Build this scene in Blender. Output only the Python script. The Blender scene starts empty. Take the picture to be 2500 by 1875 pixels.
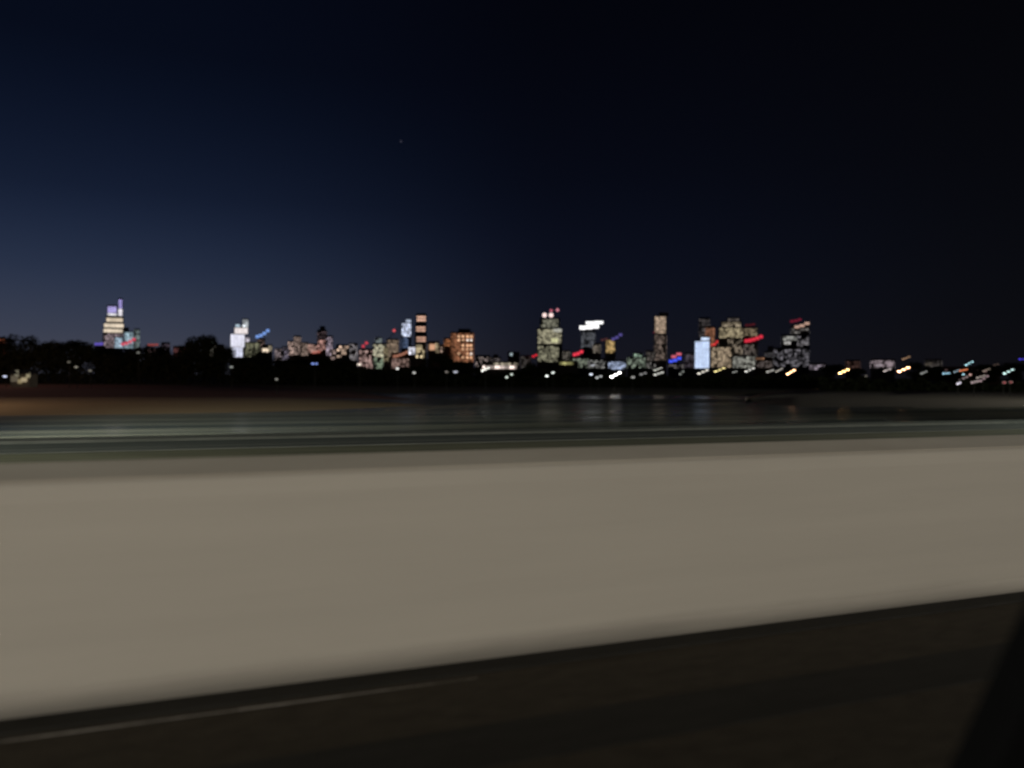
import bpy, math, random
from mathutils import Vector, Matrix
random.seed(11)
S = bpy.context.scene
COL = S.collection

# ------------------------------------------------------------ camera
FP = 1878.0                       # focal length in photo pixels (2500 wide)
YAW = math.radians(20.0)
CAM = Vector((0, 0, 1.30))
F = Vector((math.sin(YAW), math.cos(YAW), 0))
R = Vector((math.cos(YAW), -math.sin(YAW), 0))
HOR = 918.0                       # horizon row at the picture's centre; the phone was rolled a touch
ROLL = 0.0065
cd = bpy.data.cameras.new('camera'); cam = bpy.data.objects.new('camera', cd); COL.objects.link(cam)
cam.location = CAM
RV = R*math.cos(ROLL) + Vector((0, 0, math.sin(ROLL))); UV = Vector((0, 0, math.cos(ROLL))) - R*math.sin(ROLL)
cam.rotation_euler = Matrix((RV, UV, -F)).transposed().to_euler()
cd.sensor_width = 36; cd.lens = FP / 2500 * 36
cd.shift_y = -(937.5 - HOR) / 2500
cd.clip_start = 0.05; cd.clip_end = 60000
cd.dof.use_dof = True; cd.dof.focus_distance = 8.5; cd.dof.aperture_fstop = 0.78
S.camera = cam

# ------------------------------------------------------------ colour management
vs = S.view_settings
vs.view_transform = 'Standard'; vs.look = 'None'; vs.exposure = 0; vs.gamma = 1; vs.use_curve_mapping = False

def lin(c): 
    return tuple(((v/255)/12.92 if v/255 <= .04045 else ((v/255+.055)/1.055)**2.4) for v in c)

# ------------------------------------------------------------ world: last light of dusk, glow to the left
W = bpy.data.worlds.new('World'); S.world = W; W.use_nodes = True
nt = W.node_tree; N = nt.nodes; L = nt.links
for n in list(N): N.remove(n)
out = N.new('ShaderNodeOutputWorld'); bg = N.new('ShaderNodeBackground'); L.new(bg.outputs[0], out.inputs[0])
tc = N.new('ShaderNodeTexCoord')
sep = N.new('ShaderNodeSeparateXYZ'); L.new(tc.outputs['Generated'], sep.inputs[0])
def ramp(stops):
    r = N.new('ShaderNodeValToRGB'); r.color_ramp.interpolation = 'B_SPLINE'
    e = r.color_ramp.elements
    while len(e) > 1: e.remove(e[-1])
    e[0].position = stops[0][0]; e[0].color = (*lin(stops[0][1]), 1)
    for p, c in stops[1:]:
        k = e.new(p); k.color = (*lin(c), 1)
    L.new(zm.outputs[0], r.inputs[0]); return r
zm = N.new('ShaderNodeMath'); zm.operation = 'MAXIMUM'; zm.inputs[1].default_value = 0; L.new(sep.outputs['Z'], zm.inputs[0])
rl = ramp([(0, (70,71,83)), (.05, (58,64,81)), (.12, (38,49,72)), (.21, (17,26,47)), (.36, (5,9,22)), (1, (2,3,8))])
rc = ramp([(0, (24,23,30)), (.06, (18,21,32)), (.14, (12,16,31)), (.25, (6,9,20)), (.42, (3,4,11)), (1, (2,3,7))])
rr = ramp([(0, (14,13,16)), (.08, (10,11,15)), (.2, (7,8,12)), (.42, (4,4,7)), (1, (2,3,6))])
# azimuth: 0 towards the dusk glow (left), 1 away from it
az = N.new('ShaderNodeMath'); az.operation = 'ARCTAN2'
rotv = N.new('ShaderNodeVectorRotate'); rotv.rotation_type = 'Z_AXIS'; rotv.inputs['Angle'].default_value = YAW + math.radians(34)-math.radians(34)
L.new(tc.outputs['Generated'], rotv.inputs['Vector'])
s2 = N.new('ShaderNodeSeparateXYZ'); L.new(rotv.outputs[0], s2.inputs[0])
L.new(s2.outputs['X'], az.inputs[0]); L.new(s2.outputs['Y'], az.inputs[1])   # angle right of the view direction
glow_az = math.radians(-48)
dd = N.new('ShaderNodeMath'); dd.operation = 'SUBTRACT'; L.new(az.outputs[0], dd.inputs[0]); dd.inputs[1].default_value = glow_az
cs = N.new('ShaderNodeMath'); cs.operation = 'COSINE'; L.new(dd.outputs[0], cs.inputs[0])
def mr(a, b):
    m = N.new('ShaderNodeMapRange'); m.interpolation_type = 'SMOOTHSTEP'; m.inputs['From Min'].default_value = a; m.inputs['From Max'].default_value = b
    L.new(cs.outputs[0], m.inputs['Value']); return m
m1 = mr(math.cos(math.radians(52)), math.cos(math.radians(4)))     # centre -> left
m2 = mr(math.cos(math.radians(88)), math.cos(math.radians(44)))    # right -> centre
mixa = N.new('ShaderNodeMixRGB'); L.new(m2.outputs[0], mixa.inputs[0]); L.new(rr.outputs[0], mixa.inputs[1]); L.new(rc.outputs[0], mixa.inputs[2])
mixb = N.new('ShaderNodeMixRGB'); L.new(m1.outputs[0], mixb.inputs[0]); L.new(mixa.outputs[0], mixb.inputs[1]); L.new(rl.outputs[0], mixb.inputs[2])
sky = N.new('ShaderNodeTexSky'); sky.sky_type = 'NISHITA'; sky.sun_disc = False
sky.sun_elevation = math.radians(-5); sky.sun_rotation = YAW + glow_az
skm = N.new('ShaderNodeMixRGB'); skm.blend_type = 'ADD'; skm.inputs[0].default_value = 0.004
L.new(mixb.outputs[0], skm.inputs[1]); L.new(sky.outputs[0], skm.inputs[2])
L.new(skm.outputs[0], bg.inputs[0]); bg.inputs[1].default_value = 1.0

# the sun is below the horizon: only a trace of its direction is left
sd = bpy.data.lights.new('sun', 'SUN'); sun = bpy.data.objects.new('sun', sd); COL.objects.link(sun)
sd.energy = 0.004; sd.angle = math.radians(20); sd.color = (1, .85, .8)
sa = YAW + glow_az
sun.rotation_euler = Vector((math.sin(sa), math.cos(sa), .05)).to_track_quat('Z', 'Y').to_euler()

# ------------------------------------------------------------ helpers
def P(px, py, D):
    return CAM + F*D + RV*(D*(px-1250)/FP) + UV*(D*(HOR-py)/FP)
def hor(px): return HOR + ROLL*(px-1250)
def G(px, D, z):
    p = P(px, HOR, D); return Vector((p.x, p.y, z))
def DfromY(px, py, z): return (CAM.z - z)*FP/(py-hor(px))

class MB:
    def __init__(s): s.v = []; s.f = []; s.m = []
    def box(s, x0, x1, y0, y1, z0, z1, mi=0, bottom=True):
        b = len(s.v)
        s.v += [(x0,y0,z0),(x1,y0,z0),(x1,y1,z0),(x0,y1,z0),(x0,y0,z1),(x1,y0,z1),(x1,y1,z1),(x0,y1,z1)]
        fs = [(4,5,6,7),(0,1,5,4),(1,2,6,5),(2,3,7,6),(3,0,4,7)] + ([(3,2,1,0)] if bottom else [])
        s.f += [tuple(b+i for i in f) for f in fs]; s.m += [mi]*len(fs)
    def face(s, pts, mi=0):
        b = len(s.v); s.v += [tuple(p) for p in pts]; s.f.append(tuple(range(b, b+len(pts)))); s.m.append(mi)
    def tube(s, a, b, r0, r1, n=8, mi=0):
        a = Vector(a); b = Vector(b); d = (b-a).normalized()
        u = d.orthogonal().normalized(); w = d.cross(u); k = len(s.v)
        for p, r in ((a, r0), (b, r1)):
            for i in range(n):
                t = 2*math.pi*i/n; s.v.append(tuple(p + u*(r*math.cos(t)) + w*(r*math.sin(t))))
        for i in range(n):
            j = (i+1) % n; s.f.append((k+i, k+j, k+n+j, k+n+i)); s.m.append(mi)
        s.f.append(tuple(k+i for i in reversed(range(n)))); s.f.append(tuple(k+n+i for i in range(n))); s.m += [mi, mi]
    def ball(s, c, r, sx=1, sy=1, sz=1, nu=8, nv=6, mi=0):
        k = len(s.v)
        for j in range(1, nv):
            t = math.pi*j/nv
            for i in range(nu):
                p = 2*math.pi*i/nu
                s.v.append((c[0]+r*sx*math.sin(t)*math.cos(p), c[1]+r*sy*math.sin(t)*math.sin(p), c[2]+r*sz*math.cos(t)))
        top = len(s.v); s.v.append((c[0], c[1], c[2]+r*sz)); s.v.append((c[0], c[1], c[2]-r*sz))
        for j in range(nv-2):
            for i in range(nu):
                a = k+j*nu+i; b = k+j*nu+(i+1) % nu
                s.f.append((a, a+nu, b+nu, b)); s.m.append(mi)
        for i in range(nu):
            s.f.append((top, k+i, k+(i+1) % nu)); q = k+(nv-2)*nu
            s.f.append((top+1, q+(i+1) % nu, q+i)); s.m += [mi, mi]
    def build(s, name, mats, parent=None, kind=None, smooth=False):
        me = bpy.data.meshes.new(name); me.from_pydata(s.v, [], s.f)
        for m in (mats if isinstance(mats, (list, tuple)) else [mats]): me.materials.append(m)
        me.polygons.foreach_set('material_index', s.m)
        if smooth: me.polygons.foreach_set('use_smooth', [True]*len(s.f))
        me.update()
        o = bpy.data.objects.new(name, me); COL.objects.link(o)
        if parent: o.parent = parent
        if kind: o['kind'] = kind
        return o

def tag(o, label, cat, group=None, kind=None):
    o['label'] = label; o['category'] = cat
    if group: o['group'] = group
    if kind: o['kind'] = kind
    return o
def empty(name, loc, rz=0):
    o = bpy.data.objects.new(name, None); COL.objects.link(o); o.location = loc; o.rotation_euler = (0, 0, rz)
    o.empty_display_size = .2
    return o

# ------------------------------------------------------------ materials
def mat(name, col, rough=.8, noise=None, bump=0, spec=.3, stretch=(1,1,1), scale=5, metal=0):
    m = bpy.data.materials.new(name); m.use_nodes = True; t = m.node_tree; b = t.nodes['Principled BSDF']
    b.inputs['Base Color'].default_value = (*col, 1); b.inputs['Roughness'].default_value = rough
    b.inputs['Specular IOR Level'].default_value = spec; b.inputs['Metallic'].default_value = metal
    if noise is not None or bump:
        c = t.nodes.new('ShaderNodeTexCoord'); mp = t.nodes.new('ShaderNodeMapping'); mp.inputs['Scale'].default_value = stretch
        t.links.new(c.outputs['Object'], mp.inputs[0])
        nz = t.nodes.new('ShaderNodeTexNoise'); nz.inputs['Scale'].default_value = scale; nz.inputs['Detail'].default_value = 7; nz.inputs['Roughness'].default_value = .62
        t.links.new(mp.outputs[0], nz.inputs['Vector'])
        if noise is not None:
            cr = t.nodes.new('ShaderNodeValToRGB'); cr.color_ramp.elements[0].position = .3; cr.color_ramp.elements[1].position = .72
            cr.color_ramp.elements[0].color = (*col, 1); cr.color_ramp.elements[1].color = (*noise, 1)
            t.links.new(nz.outputs[0], cr.inputs[0]); t.links.new(cr.outputs[0], b.inputs['Base Color'])
        if bump:
            bp = t.nodes.new('ShaderNodeBump'); bp.inputs['Strength'].default_value = bump; bp.inputs['Distance'].default_value = .02
            t.links.new(nz.outputs[0], bp.inputs['Height']); t.links.new(bp.outputs[0], b.inputs['Normal'])
    return m
_em = {}
def emit(rgb, k, sample=False):
    key = (tuple(rgb), round(k, 3), sample)
    if key in _em: return _em[key]
    m = bpy.data.materials.new('lit'); m.use_nodes = True; b = m.node_tree.nodes['Principled BSDF']
    b.inputs['Base Color'].default_value = (.05, .05, .05, 1); b.inputs['Roughness'].default_value = .4
    b.inputs['Emission Color'].default_value = (*lin(rgb), 1); b.inputs['Emission Strength'].default_value = k
    if not sample: m.cycles.emission_sampling = 'NONE'
    _em[key] = m; return m

M_conc = mat('concrete', (.415,.38,.32), .85, (.455,.417,.35), .25, stretch=(.14,1,2.2), scale=2.4)
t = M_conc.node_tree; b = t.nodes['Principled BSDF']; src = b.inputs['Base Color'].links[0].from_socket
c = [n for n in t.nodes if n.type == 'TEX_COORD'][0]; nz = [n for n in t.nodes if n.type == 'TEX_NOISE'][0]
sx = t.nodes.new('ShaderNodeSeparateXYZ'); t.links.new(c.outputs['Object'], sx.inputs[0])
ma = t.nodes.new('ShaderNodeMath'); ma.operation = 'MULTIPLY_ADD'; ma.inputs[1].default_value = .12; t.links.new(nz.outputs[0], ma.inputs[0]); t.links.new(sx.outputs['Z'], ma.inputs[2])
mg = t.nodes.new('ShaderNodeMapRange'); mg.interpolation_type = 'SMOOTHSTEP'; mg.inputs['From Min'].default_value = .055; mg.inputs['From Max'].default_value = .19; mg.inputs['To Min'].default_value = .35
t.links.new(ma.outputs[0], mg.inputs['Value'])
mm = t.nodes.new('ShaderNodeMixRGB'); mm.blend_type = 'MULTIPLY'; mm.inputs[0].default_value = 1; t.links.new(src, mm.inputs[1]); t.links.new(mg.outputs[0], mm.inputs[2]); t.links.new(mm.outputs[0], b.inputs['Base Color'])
M_cap = mat('barrier_cap_concrete', (.33,.295,.24), .9, (.41,.37,.305), .2, stretch=(.3,1,1), scale=3)
M_asph = mat('asphalt', (.029,.0235,.016), .85, (.047,.039,.027), .5, spec=.12, stretch=(.5,1,1), scale=14)
M_seal = mat('seal', (.016,.015,.012), .8, (.026,.024,.02), .2, spec=.12, stretch=(.3,1,1), scale=9)
M_paint = mat('worn_paint', (.40,.37,.33), .8, (.11,.10,.085), 0, stretch=(.8,1,1), scale=6)
M_gravel = mat('gravel', (.20,.18,.14), .95, (.34,.31,.25), .6, stretch=(.12,1,1), scale=2.2)
M_grass = mat('grass', (.085,.084,.05), .95, (.17,.163,.10), .6, stretch=(.15,1,1), scale=1.5)
M_bankg = mat('riverbank_grass', (.020,.025,.021), .95, (.046,.054,.046), .5, stretch=(.1,1,1), scale=1.3)
M_path = mat('path_asphalt', (.05,.055,.047), .9, (.10,.107,.092), .4, stretch=(.1,1,1), scale=1.6)
M_kerb = mat('kerb_stone', (.085,.09,.076), .85, (.14,.145,.125), .2, stretch=(.2,1,1), scale=3)
M_earth = mat('dark_earth', (.10,.10,.07), .95, (.17,.17,.115), .3, scale=.08)
M_scrub = mat('reddish_scrub', (.17,.085,.07), .95, (.27,.14,.115), .3, stretch=(.2,1,1), scale=.3)
M_sand = mat('sand', (.27,.20,.11), .95, (.36,.27,.16), .3, stretch=(.1,1,1), scale=.5)
M_shing = mat('grey_shingle', (.16,.15,.125), .95, (.24,.225,.19), .3, stretch=(.3,1,1), scale=.25)
M_leaf = mat('leaf', (.018,.024,.011), .8, (.032,.038,.017), 0, spec=.1, scale=.6)
M_bark = mat('bark', (.05,.04,.03), .9, (.08,.065,.05), .4, scale=6)
M_black = mat('black_plastic', (.003,.003,.003), .9, (.004,.004,.004), .1, spec=.02, scale=60)
M_rubber = mat('rubber', (.003,.003,.003), .95, (.004,.004,.004), .1, spec=.02, scale=80)
M_darkpaint = mat('dark_paint', (.02,.022,.02), .7, spec=.2)
M_steel = mat('galvanised_steel', (.22,.22,.22), .5, (.3,.3,.3), .1, metal=.6, scale=12)
M_wallmats = {
 'dark':  mat('dark_cladding', (.05,.05,.06), .5, (.08,.08,.09), 0, scale=.05),
 'grey':  mat('grey_stone', (.16,.155,.15), .8, (.22,.21,.20), 0, scale=.05),
 'brown': mat('brown_brick', (.15,.085,.055), .85, (.20,.12,.08), 0, scale=.05),
 'beige': mat('beige_stone', (.25,.22,.18), .8, (.32,.28,.23), 0, scale=.05),
 'blue':  mat('blue_glass', (.04,.06,.09), .2, (.06,.08,.12), 0, scale=.05)}
# water
M_water = bpy.data.materials.new('river_water'); M_water.use_nodes = True
t = M_water.node_tree; b = t.nodes['Principled BSDF']
b.inputs['Specular IOR Level'].default_value = .14; b.inputs['Base Color'].default_value = (.18,.20,.165,1); b.inputs['Roughness'].default_value = .10; b.inputs['IOR'].default_value = 1.33
c = t.nodes.new('ShaderNodeTexCoord'); mp = t.nodes.new('ShaderNodeMapping'); mp.inputs['Scale'].default_value = (.35,1,1); t.links.new(c.outputs['Object'], mp.inputs[0])
nz = t.nodes.new('ShaderNodeTexNoise'); nz.inputs['Scale'].default_value = .45; nz.inputs['Detail'].default_value = 5; t.links.new(mp.outputs[0], nz.inputs['Vector'])
nz2 = t.nodes.new('ShaderNodeTexNoise'); nz2.inputs['Scale'].default_value = .035; nz2.inputs['Detail'].default_value = 3; t.links.new(mp.outputs[0], nz2.inputs['Vector'])
cr = t.nodes.new('ShaderNodeMapRange'); cr.inputs['To Min'].default_value = .2; cr.inputs['To Max'].default_value = .42; cr.inputs['From Min'].default_value = .35; cr.inputs['From Max'].default_value = .65
t.links.new(nz2.outputs[0], cr.inputs[0]); t.links.new(cr.outputs[0], b.inputs['Roughness'])
mp3 = t.nodes.new('ShaderNodeMapping'); mp3.inputs['Scale'].default_value = (.010,.20,1); t.links.new(c.outputs['Object'], mp3.inputs[0])
nz3 = t.nodes.new('ShaderNodeTexNoise'); nz3.inputs['Scale'].default_value = 1.0; nz3.inputs['Detail'].default_value = 4; t.links.new(mp3.outputs[0], nz3.inputs['Vector'])
cr3 = t.nodes.new('ShaderNodeValToRGB'); cr3.color_ramp.elements[0].position = .38; cr3.color_ramp.elements[1].position = .62
cr3.color_ramp.elements[0].color = (.075,.09,.07,1); cr3.color_ramp.elements[1].color = (.26,.27,.20,1)      # darker and paler streaks drawn out along the river
t.links.new(nz3.outputs[0], cr3.inputs[0]); t.links.new(cr3.outputs[0], b.inputs['Base Color'])
bp = t.nodes.new('ShaderNodeBump'); bp.inputs['Strength'].default_value = .35; bp.inputs['Distance'].default_value = .25
t.links.new(nz.outputs[0], bp.inputs['Height']); t.links.new(bp.outputs[0], b.inputs['Normal'])

# ------------------------------------------------------------ the ground: everything near runs parallel to the road (X axis)
ZR, ZV, ZW, ZF = 0.0, -0.60, -4.20, -3.60      # road, verge, water, far land
XA, XB = -900, 900
def strip(name, y0, y1, z0, z1, m, kind='structure', seg=40, thick=0):
    mb = MB()
    xs = [XA + (XB-XA)*i/seg for i in range(seg+1)]
    for i in range(seg):
        mb.face([(xs[i],y0,z0),(xs[i+1],y0,z0),(xs[i+1],y1,z1),(xs[i],y1,z1)])
    if thick:
        mb.box(XA, XB, y0, y1, z0-thick, z0-.004)
    o = mb.build(name, m, kind=kind); return o
PB = 3.355                                     # distance to the barrier foot
strip('road', -16, PB+.5, ZR, ZR, M_asph)
strip('verge_embankment', PB+.5, 9, ZR-.02, ZV-.1, M_grass)
strip('ground', -400, -16, -.15, -.15, M_grass)
strip('gravel_strip', 9, 16.5, ZV, ZV, M_grass)
strip('grass_verge', 16.5, 20.7, ZV+.01, ZV+.01, M_grass)
strip('riverside_path', 20.85, 24.4, ZV-.05, ZV-.05, M_path)
strip('riverbank_grass', 24.55, 28.6, ZV+.0, ZV-.25, M_bankg)
for nm, y0, y1, z in (('kerb', 20.7, 20.86, ZV+.04), ('path_edging', 24.4, 24.56, ZV+.03)):
    mb = MB(); mb.box(XA, XB, y0, y1, ZV-.3, z); mb.build(nm, M_kerb, kind='structure')
mb = MB(); mb.box(XA, XB, 22.5, 22.58, ZV-.048, ZV-.042); mb.build('path_marking', M_kerb, kind='structure')
mb = MB(); mb.box(XA, XB, 28.6, 29.0, ZW-2, ZV-.22); mb.build('quay_wall', M_path, kind='structure')
# road markings and seams
mb = MB(); rnd = random.Random(8)
nseg = 160
for i in range(nseg):                       # a thin worn line that thins out to nothing on the right
    x0_ = -30 + 31.0*i/nseg; x1_ = -30 + 31.0*(i+1)/nseg
    hw = rnd.uniform(.006, .010)*min(1, (nseg-i)/5)
    mb.face([(x0_,3.15-hw,.004),(x1_,3.15-hw*.9,.004),(x1_,3.15+hw*.9,.004),(x0_,3.15+hw,.004)])
mb.build('edge_line', M_paint, kind='structure')
mb = MB(); mb.box(XA, XB, 2.42, 2.72, .0, .004); mb.build('asphalt_joint', M_seal, kind='structure')
mb = MB(); mb.box(XA, XB, 3.20, 3.33, .0, .012); mb.build('gutter_strip', M_seal, kind='structure')  # thin darker strip along the barrier foot

# concrete barrier, one continuous cast parapet
br = empty('concrete_barrier', (0, PB, 0))
tag(br, 'long pale concrete roadside barrier running along the dark asphalt', 'barrier')
mb = MB()
prof = [(-.03,0),(-.028,.03),(0,.085),(.035,.80),(.048,.860),(.058,.872)]
xs = [-120 + 240*i/60 for i in range(61)]
for i in range(60):
    for (a, b2) in zip(prof, prof[1:]):
        mb.face([(xs[i],a[0],a[1]),(xs[i+1],a[0],a[1]),(xs[i+1],b2[0],b2[1]),(xs[i],b2[0],b2[1])])
mb.box(-120, 120, .058, .31, -.5, .872)
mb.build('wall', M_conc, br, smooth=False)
mb = MB()                                       # weathered coping, sloping up and away from the road
pr2 = [(.082,.8725),(.086,.882),(.285,.932),(.30,.928),(.30,.8725)]
for (a, b2) in zip(pr2, pr2[1:]):
    mb.face([(-120,a[0],a[1]),(120,a[0],a[1]),(120,b2[0],b2[1]),(-120,b2[0],b2[1])])
mb.build('coping', M_cap, br)

# water
mb = MB(); mb.face([(-6000,28.8,ZW),(6000,28.8,ZW),(6000,700,ZW),(-6000,700,ZW)]); mb.build('river', M_water, kind='structure')

# far land: near shore profile by bearing, then out to the horizon
shore = [(-9000,930),(-4000,940),(-1500,950),(-300,955),(0,957),(500,958),(900,960),(1250,962),(1700,965),(2000,967),(2500,970),(3500,980),(6000,1010),(12000,1090)]
def loft(name, cols, m, kind='structure', smooth=True):
    mb = MB()
    n = len(cols[0])
    for cA in cols: mb.v += [tuple(p) for p in cA]
    for i in range(len(cols)-1):
        for j in range(n-1):
            a = i*n+j; mb.f.append((a, a+n, a+n+1, a+1)); mb.m.append(0)
    # faces upward
    o = mb.build(name, m, kind=kind, smooth=smooth)
    return o
def interp(tab, x):
    for (a, va), (b2, vb) in zip(tab, tab[1:]):
        if a <= x <= b2:
            t_ = (x-a)/(b2-a); return va + (vb-va)*t_
    return tab[0][1] if x < tab[0][0] else tab[-1][1]
cols = []
for px in list(range(-9000,-1000,1000)) + list(range(-1000,3600,60)) + list(range(3600,12001,1200)):
    d0 = DfromY(px, interp(shore, px), ZW) + 3*math.sin(px*.011) + 2*math.sin(px*.037)
    cols.append([G(px, d0, ZW-.4), G(px, d0+3, ZW+.12), G(px, d0+30, ZF-.2), G(px, d0+70, ZF), G(px, 700, ZF), G(px, 2500, ZF), G(px, 20000, ZF)])
loft('far_bank', cols, M_earth)

# sandy bank on the left and shingle bank on the right, reddish scrub behind the sand
def bank(name, near, far, z_full, m):
    cols = []; nn = len(near)
    for i, ((pa, ya), (pb, yb)) in enumerate(zip(near, far)):
        z_top = ZW + (z_full-ZW)*{nn-1: .08, nn-2: .35, nn-3: .7}.get(i, 1)
        dn = DfromY(pa, ya, ZW); df = DfromY(pb, yb, z_top)
        cols.append([G(pa, dn-.6, ZW-.3), G(pa+(pb-pa)*.1, dn+(df-dn)*.12, ZW+(z_top-ZW)*.28), G(pa+(pb-pa)*.5, dn+(df-dn)*.5, ZW+(z_top-ZW)*.75), G(pb, df, z_top), G(pb, df+min(6, .2*(df-dn)+.4), ZW-.3)])
    return loft(name, cols, m)
bank('sand_bank',
     [(-900,1040),(-400,1027),(-100,1020),(100,1017),(300,1015),(500,1011),(700,1006),(850,1000),(960,994),(1040,990)],
     [(-900,975),(-400,972),(-100,971),(100,970),(300,970),(500,970),(700,972),(850,976),(960,982),(1040,989)], -3.3, M_sand)
bank('scrub_bank',
     [(-900,985),(-300,976),(0,974),(300,973),(600,973),(850,975),(1000,976)],
     [(-900,942),(-300,941),(0,940),(300,940),(600,942),(850,955),(1000,974)], -2.9, M_scrub)
bank('shingle_bank',
     [(1820,976),(1870,990),(1960,1001),(2060,998),(2150,996),(2250,1003),(2360,1003),(2450,1000),(2600,998),(2800,1000)],
     [(1820,972),(1870,958),(1960,953),(2060,956),(2150,958),(2250,952),(2360,951),(2450,956),(2600,958),(2800,960)], -3.4, M_shing)
bank('mud_spit',
     [(940,1004),(1040,999),(1130,994),(1200,989),(1270,982)],
     [(940,999),(1040,993),(1130,987),(1200,981),(1270,979)], -4.05, M_shing)

# ------------------------------------------------------------ trees
def crown_mb(seed, n, flat=.9):
    rnd = random.Random(seed); mb = MB()
    lobes = []
    for i in range(9):
        a = rnd.uniform(0, 6.28); r = rnd.uniform(.05, .33); z = rnd.uniform(.26, .86)
        r *= 1.15 - abs(z-.55)
        lobes.append((r*math.cos(a), r*math.sin(a), z, rnd.uniform(.13, .24)))
    lobes.append((0, 0, .82, .17))
    for i in range(n):
        lx, ly, lz, lr = rnd.choice(lobes)
        d = Vector((rnd.gauss(0,1), rnd.gauss(0,1), rnd.gauss(0,1))).normalized()
        rr_ = lr*(rnd.random()**.4)*rnd.uniform(.8, 1.12)
        p = Vector((lx, ly, lz)) + Vector((d.x, d.y, d.z*flat))*rr_
        if p.z < .16: continue
        s = rnd.uniform(.012, .030)
        u = Vector((rnd.gauss(0,1), rnd.gauss(0,1), rnd.gauss(0,.6))).normalized()*s
        w = u.orthogonal().normalized()*s*rnd.uniform(.4, .9)
        q = Matrix.Rotation(rnd.uniform(0, 3.14), 3, u.normalized())
        w = q @ w
        mb.face([p-u, p+w, p+u*1.1, p-w])
    return mb, lobes
protos = []
for k in range(6):
    cmb, lobes = crown_mb(100+k, 4200)
    tmb = MB(); tmb.tube((0,0,-.02), (0.01,0,.3), .028, .018, 8); tmb.tube((.01,0,.3), (0,0,.7), .018, .006, 7)
    for (lx, ly, lz, lr) in lobes[:6]: tmb.tube((.005,0,.22+.2*lz*.5), (lx, ly, lz), .011, .004, 5)
    protos.append((cmb, tmb))
pm = []
for k, (cmb, tmb) in enumerate(protos):
    c_ = cmb.build('crown', M_leaf); t_ = tmb.build('trunk', M_bark); pm.append((c_.data, t_.data))
    bpy.data.objects.remove(c_); bpy.data.objects.remove(t_)
def tree(px, ytop, D, wpx, label, group, k):
    h = CAM.z + (hor(px)-ytop)/FP*D - ZF
    w = wpx/FP*D
    e = empty('broadleaf_tree', G(px, D, ZF), random.uniform(0, 6.28)); e.scale = (w*1.4, w*1.4, h)
    tag(e, label, 'tree', group)
    for nm, me in (('crown', pm[k][0]), ('trunk', pm[k][1])):
        o = bpy.data.objects.new(nm, me); COL.objects.link(o); o.parent = e
TG = 'dark trees along the far bank'
trees = [
 (-60,820,300,110,'tall dark tree cut by the left edge of the picture'),
 (14,820,305,90,'dark tree above the little lit pavilion at the far left'),
 (72,816,296,100,'broad dark tree rising right of the lit pavilion, against the dusk glow'),
 (132,827,286,100,'wide rounded dark tree midway between pavilion and violet-topped tower'),
 (190,828,292,95,'dark tree just left of the small violet light'),
 (240,846,282,80,'lower dark tree directly under the violet-topped tower'),
 (292,853,288,80,'low dark tree under the pale blue stepped block and its red sign'),
 (345,846,284,85,'dark tree under the dim slender block right of the red sign'),
 (398,842,296,85,'dark tree under the small red roof light'),
 (448,838,286,80,'dark tree sloping up towards the tall peaked one'),
 (496,814,300,85,'tallest peaked dark tree left of the white tower'),
 (544,848,285,70,'dark tree shoulder between the peaked tree and the white tower'),
 (590,872,278,65,'low dark tree at the foot of the white tower'),
 (636,856,290,75,'pointed dark tree below the light blue sign'),
 (686,876,280,65,'low dark tree beneath the grey-pink block'),
 (730,868,290,70,'dark tree under the pair of brownish blocks'),
 (780,870,284,75,'dark tree above the small blue shore light'),
 (832,882,284,70,'dark tree right of the small blue shore light'),
 (884,892,280,70,'low dark tree under the red-beacon block'),
 (934,900,284,70,'low dark tree under the pale green block'),
 (984,900,280,70,'low dark tree under the blue-white tower'),
 (1030,888,284,65,'dark tree under the tower with three orange crowns'),
 (1074,862,296,72,'tall dark tree between the three-crowned tower and the brown block'),
 (1112,884,286,60,'dark tree in front of the left foot of the brown block'),
 (1152,894,280,62,'low dark tree under the right end of the brown block'),
 (1245,904,283,60,'low dark tree under the row of pinkish terrace lights'),
 (1296,884,290,72,'rounded dark tree left of the grey-green tower'),
 (1338,902,280,55,'small dark tree at the foot of the grey-green tower'),
 (1395,908,276,60,'low dark tree under the yellowish hall'),
 (2030,890,520,60,'dim tree right of the lilac hall, beside the first orange floodlights'),
 (2095,896,520,60,'dim tree between the two orange floodlight masts'),
 (2238,884,520,66,'dim tree right of the brighter orange floodlights'),
 (2290,892,520,60,'dim tree left of the cyan lamp cluster'),
 (2325,898,520,50,'small dim tree behind the left of the cyan lamp cluster'),
 (2412,888,520,70,'dim tree between the high cyan lamp and the right-hand white lamp'),
 (2478,886,520,62,'dim tree beneath the blue-violet light at the right edge'),
 (2550,888,520,70,'dim tree cut by the right edge of the picture'),
]
for i, (px, yt, D, w, lab) in enumerate(trees): tree(px, yt, D*1.38 if D < 400 else D, w, lab, TG, i % 6)
# undergrowth along the shore: one uncountable mass
rnd = random.Random(5); mb = MB()
topy = [(-700,838),(0,842),(190,848),(250,864),(420,864),(480,846),(525,850),(570,884),(900,902),(1150,915),(1400,918),(1700,921),(1950,920),(2300,930),(2500,938),(3100,935)]
for i in range(80000):
    px = rnd.uniform(-700, 3100)
    D = rnd.uniform(345, 378) if px < 2000 else rnd.uniform(300, 330)
    yt = interp(topy, px) + 4*math.sin(px*.05)+3*math.sin(px*.13+1)
    h = CAM.z + (hor(px)-yt)/FP*D - ZF
    z = ZF - .1 + h*(rnd.random()**.8)*rnd.uniform(.85, 1.06)
    p = G(px, D, z); s = rnd.uniform(.35, .85)
    u = Vector((rnd.gauss(0,1), rnd.gauss(0,1), rnd.gauss(0,.7))).normalized()*s; w = u.orthogonal().normalized()*s*.6
    mb.face([p-u, p+w, p+u, p-w])
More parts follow.
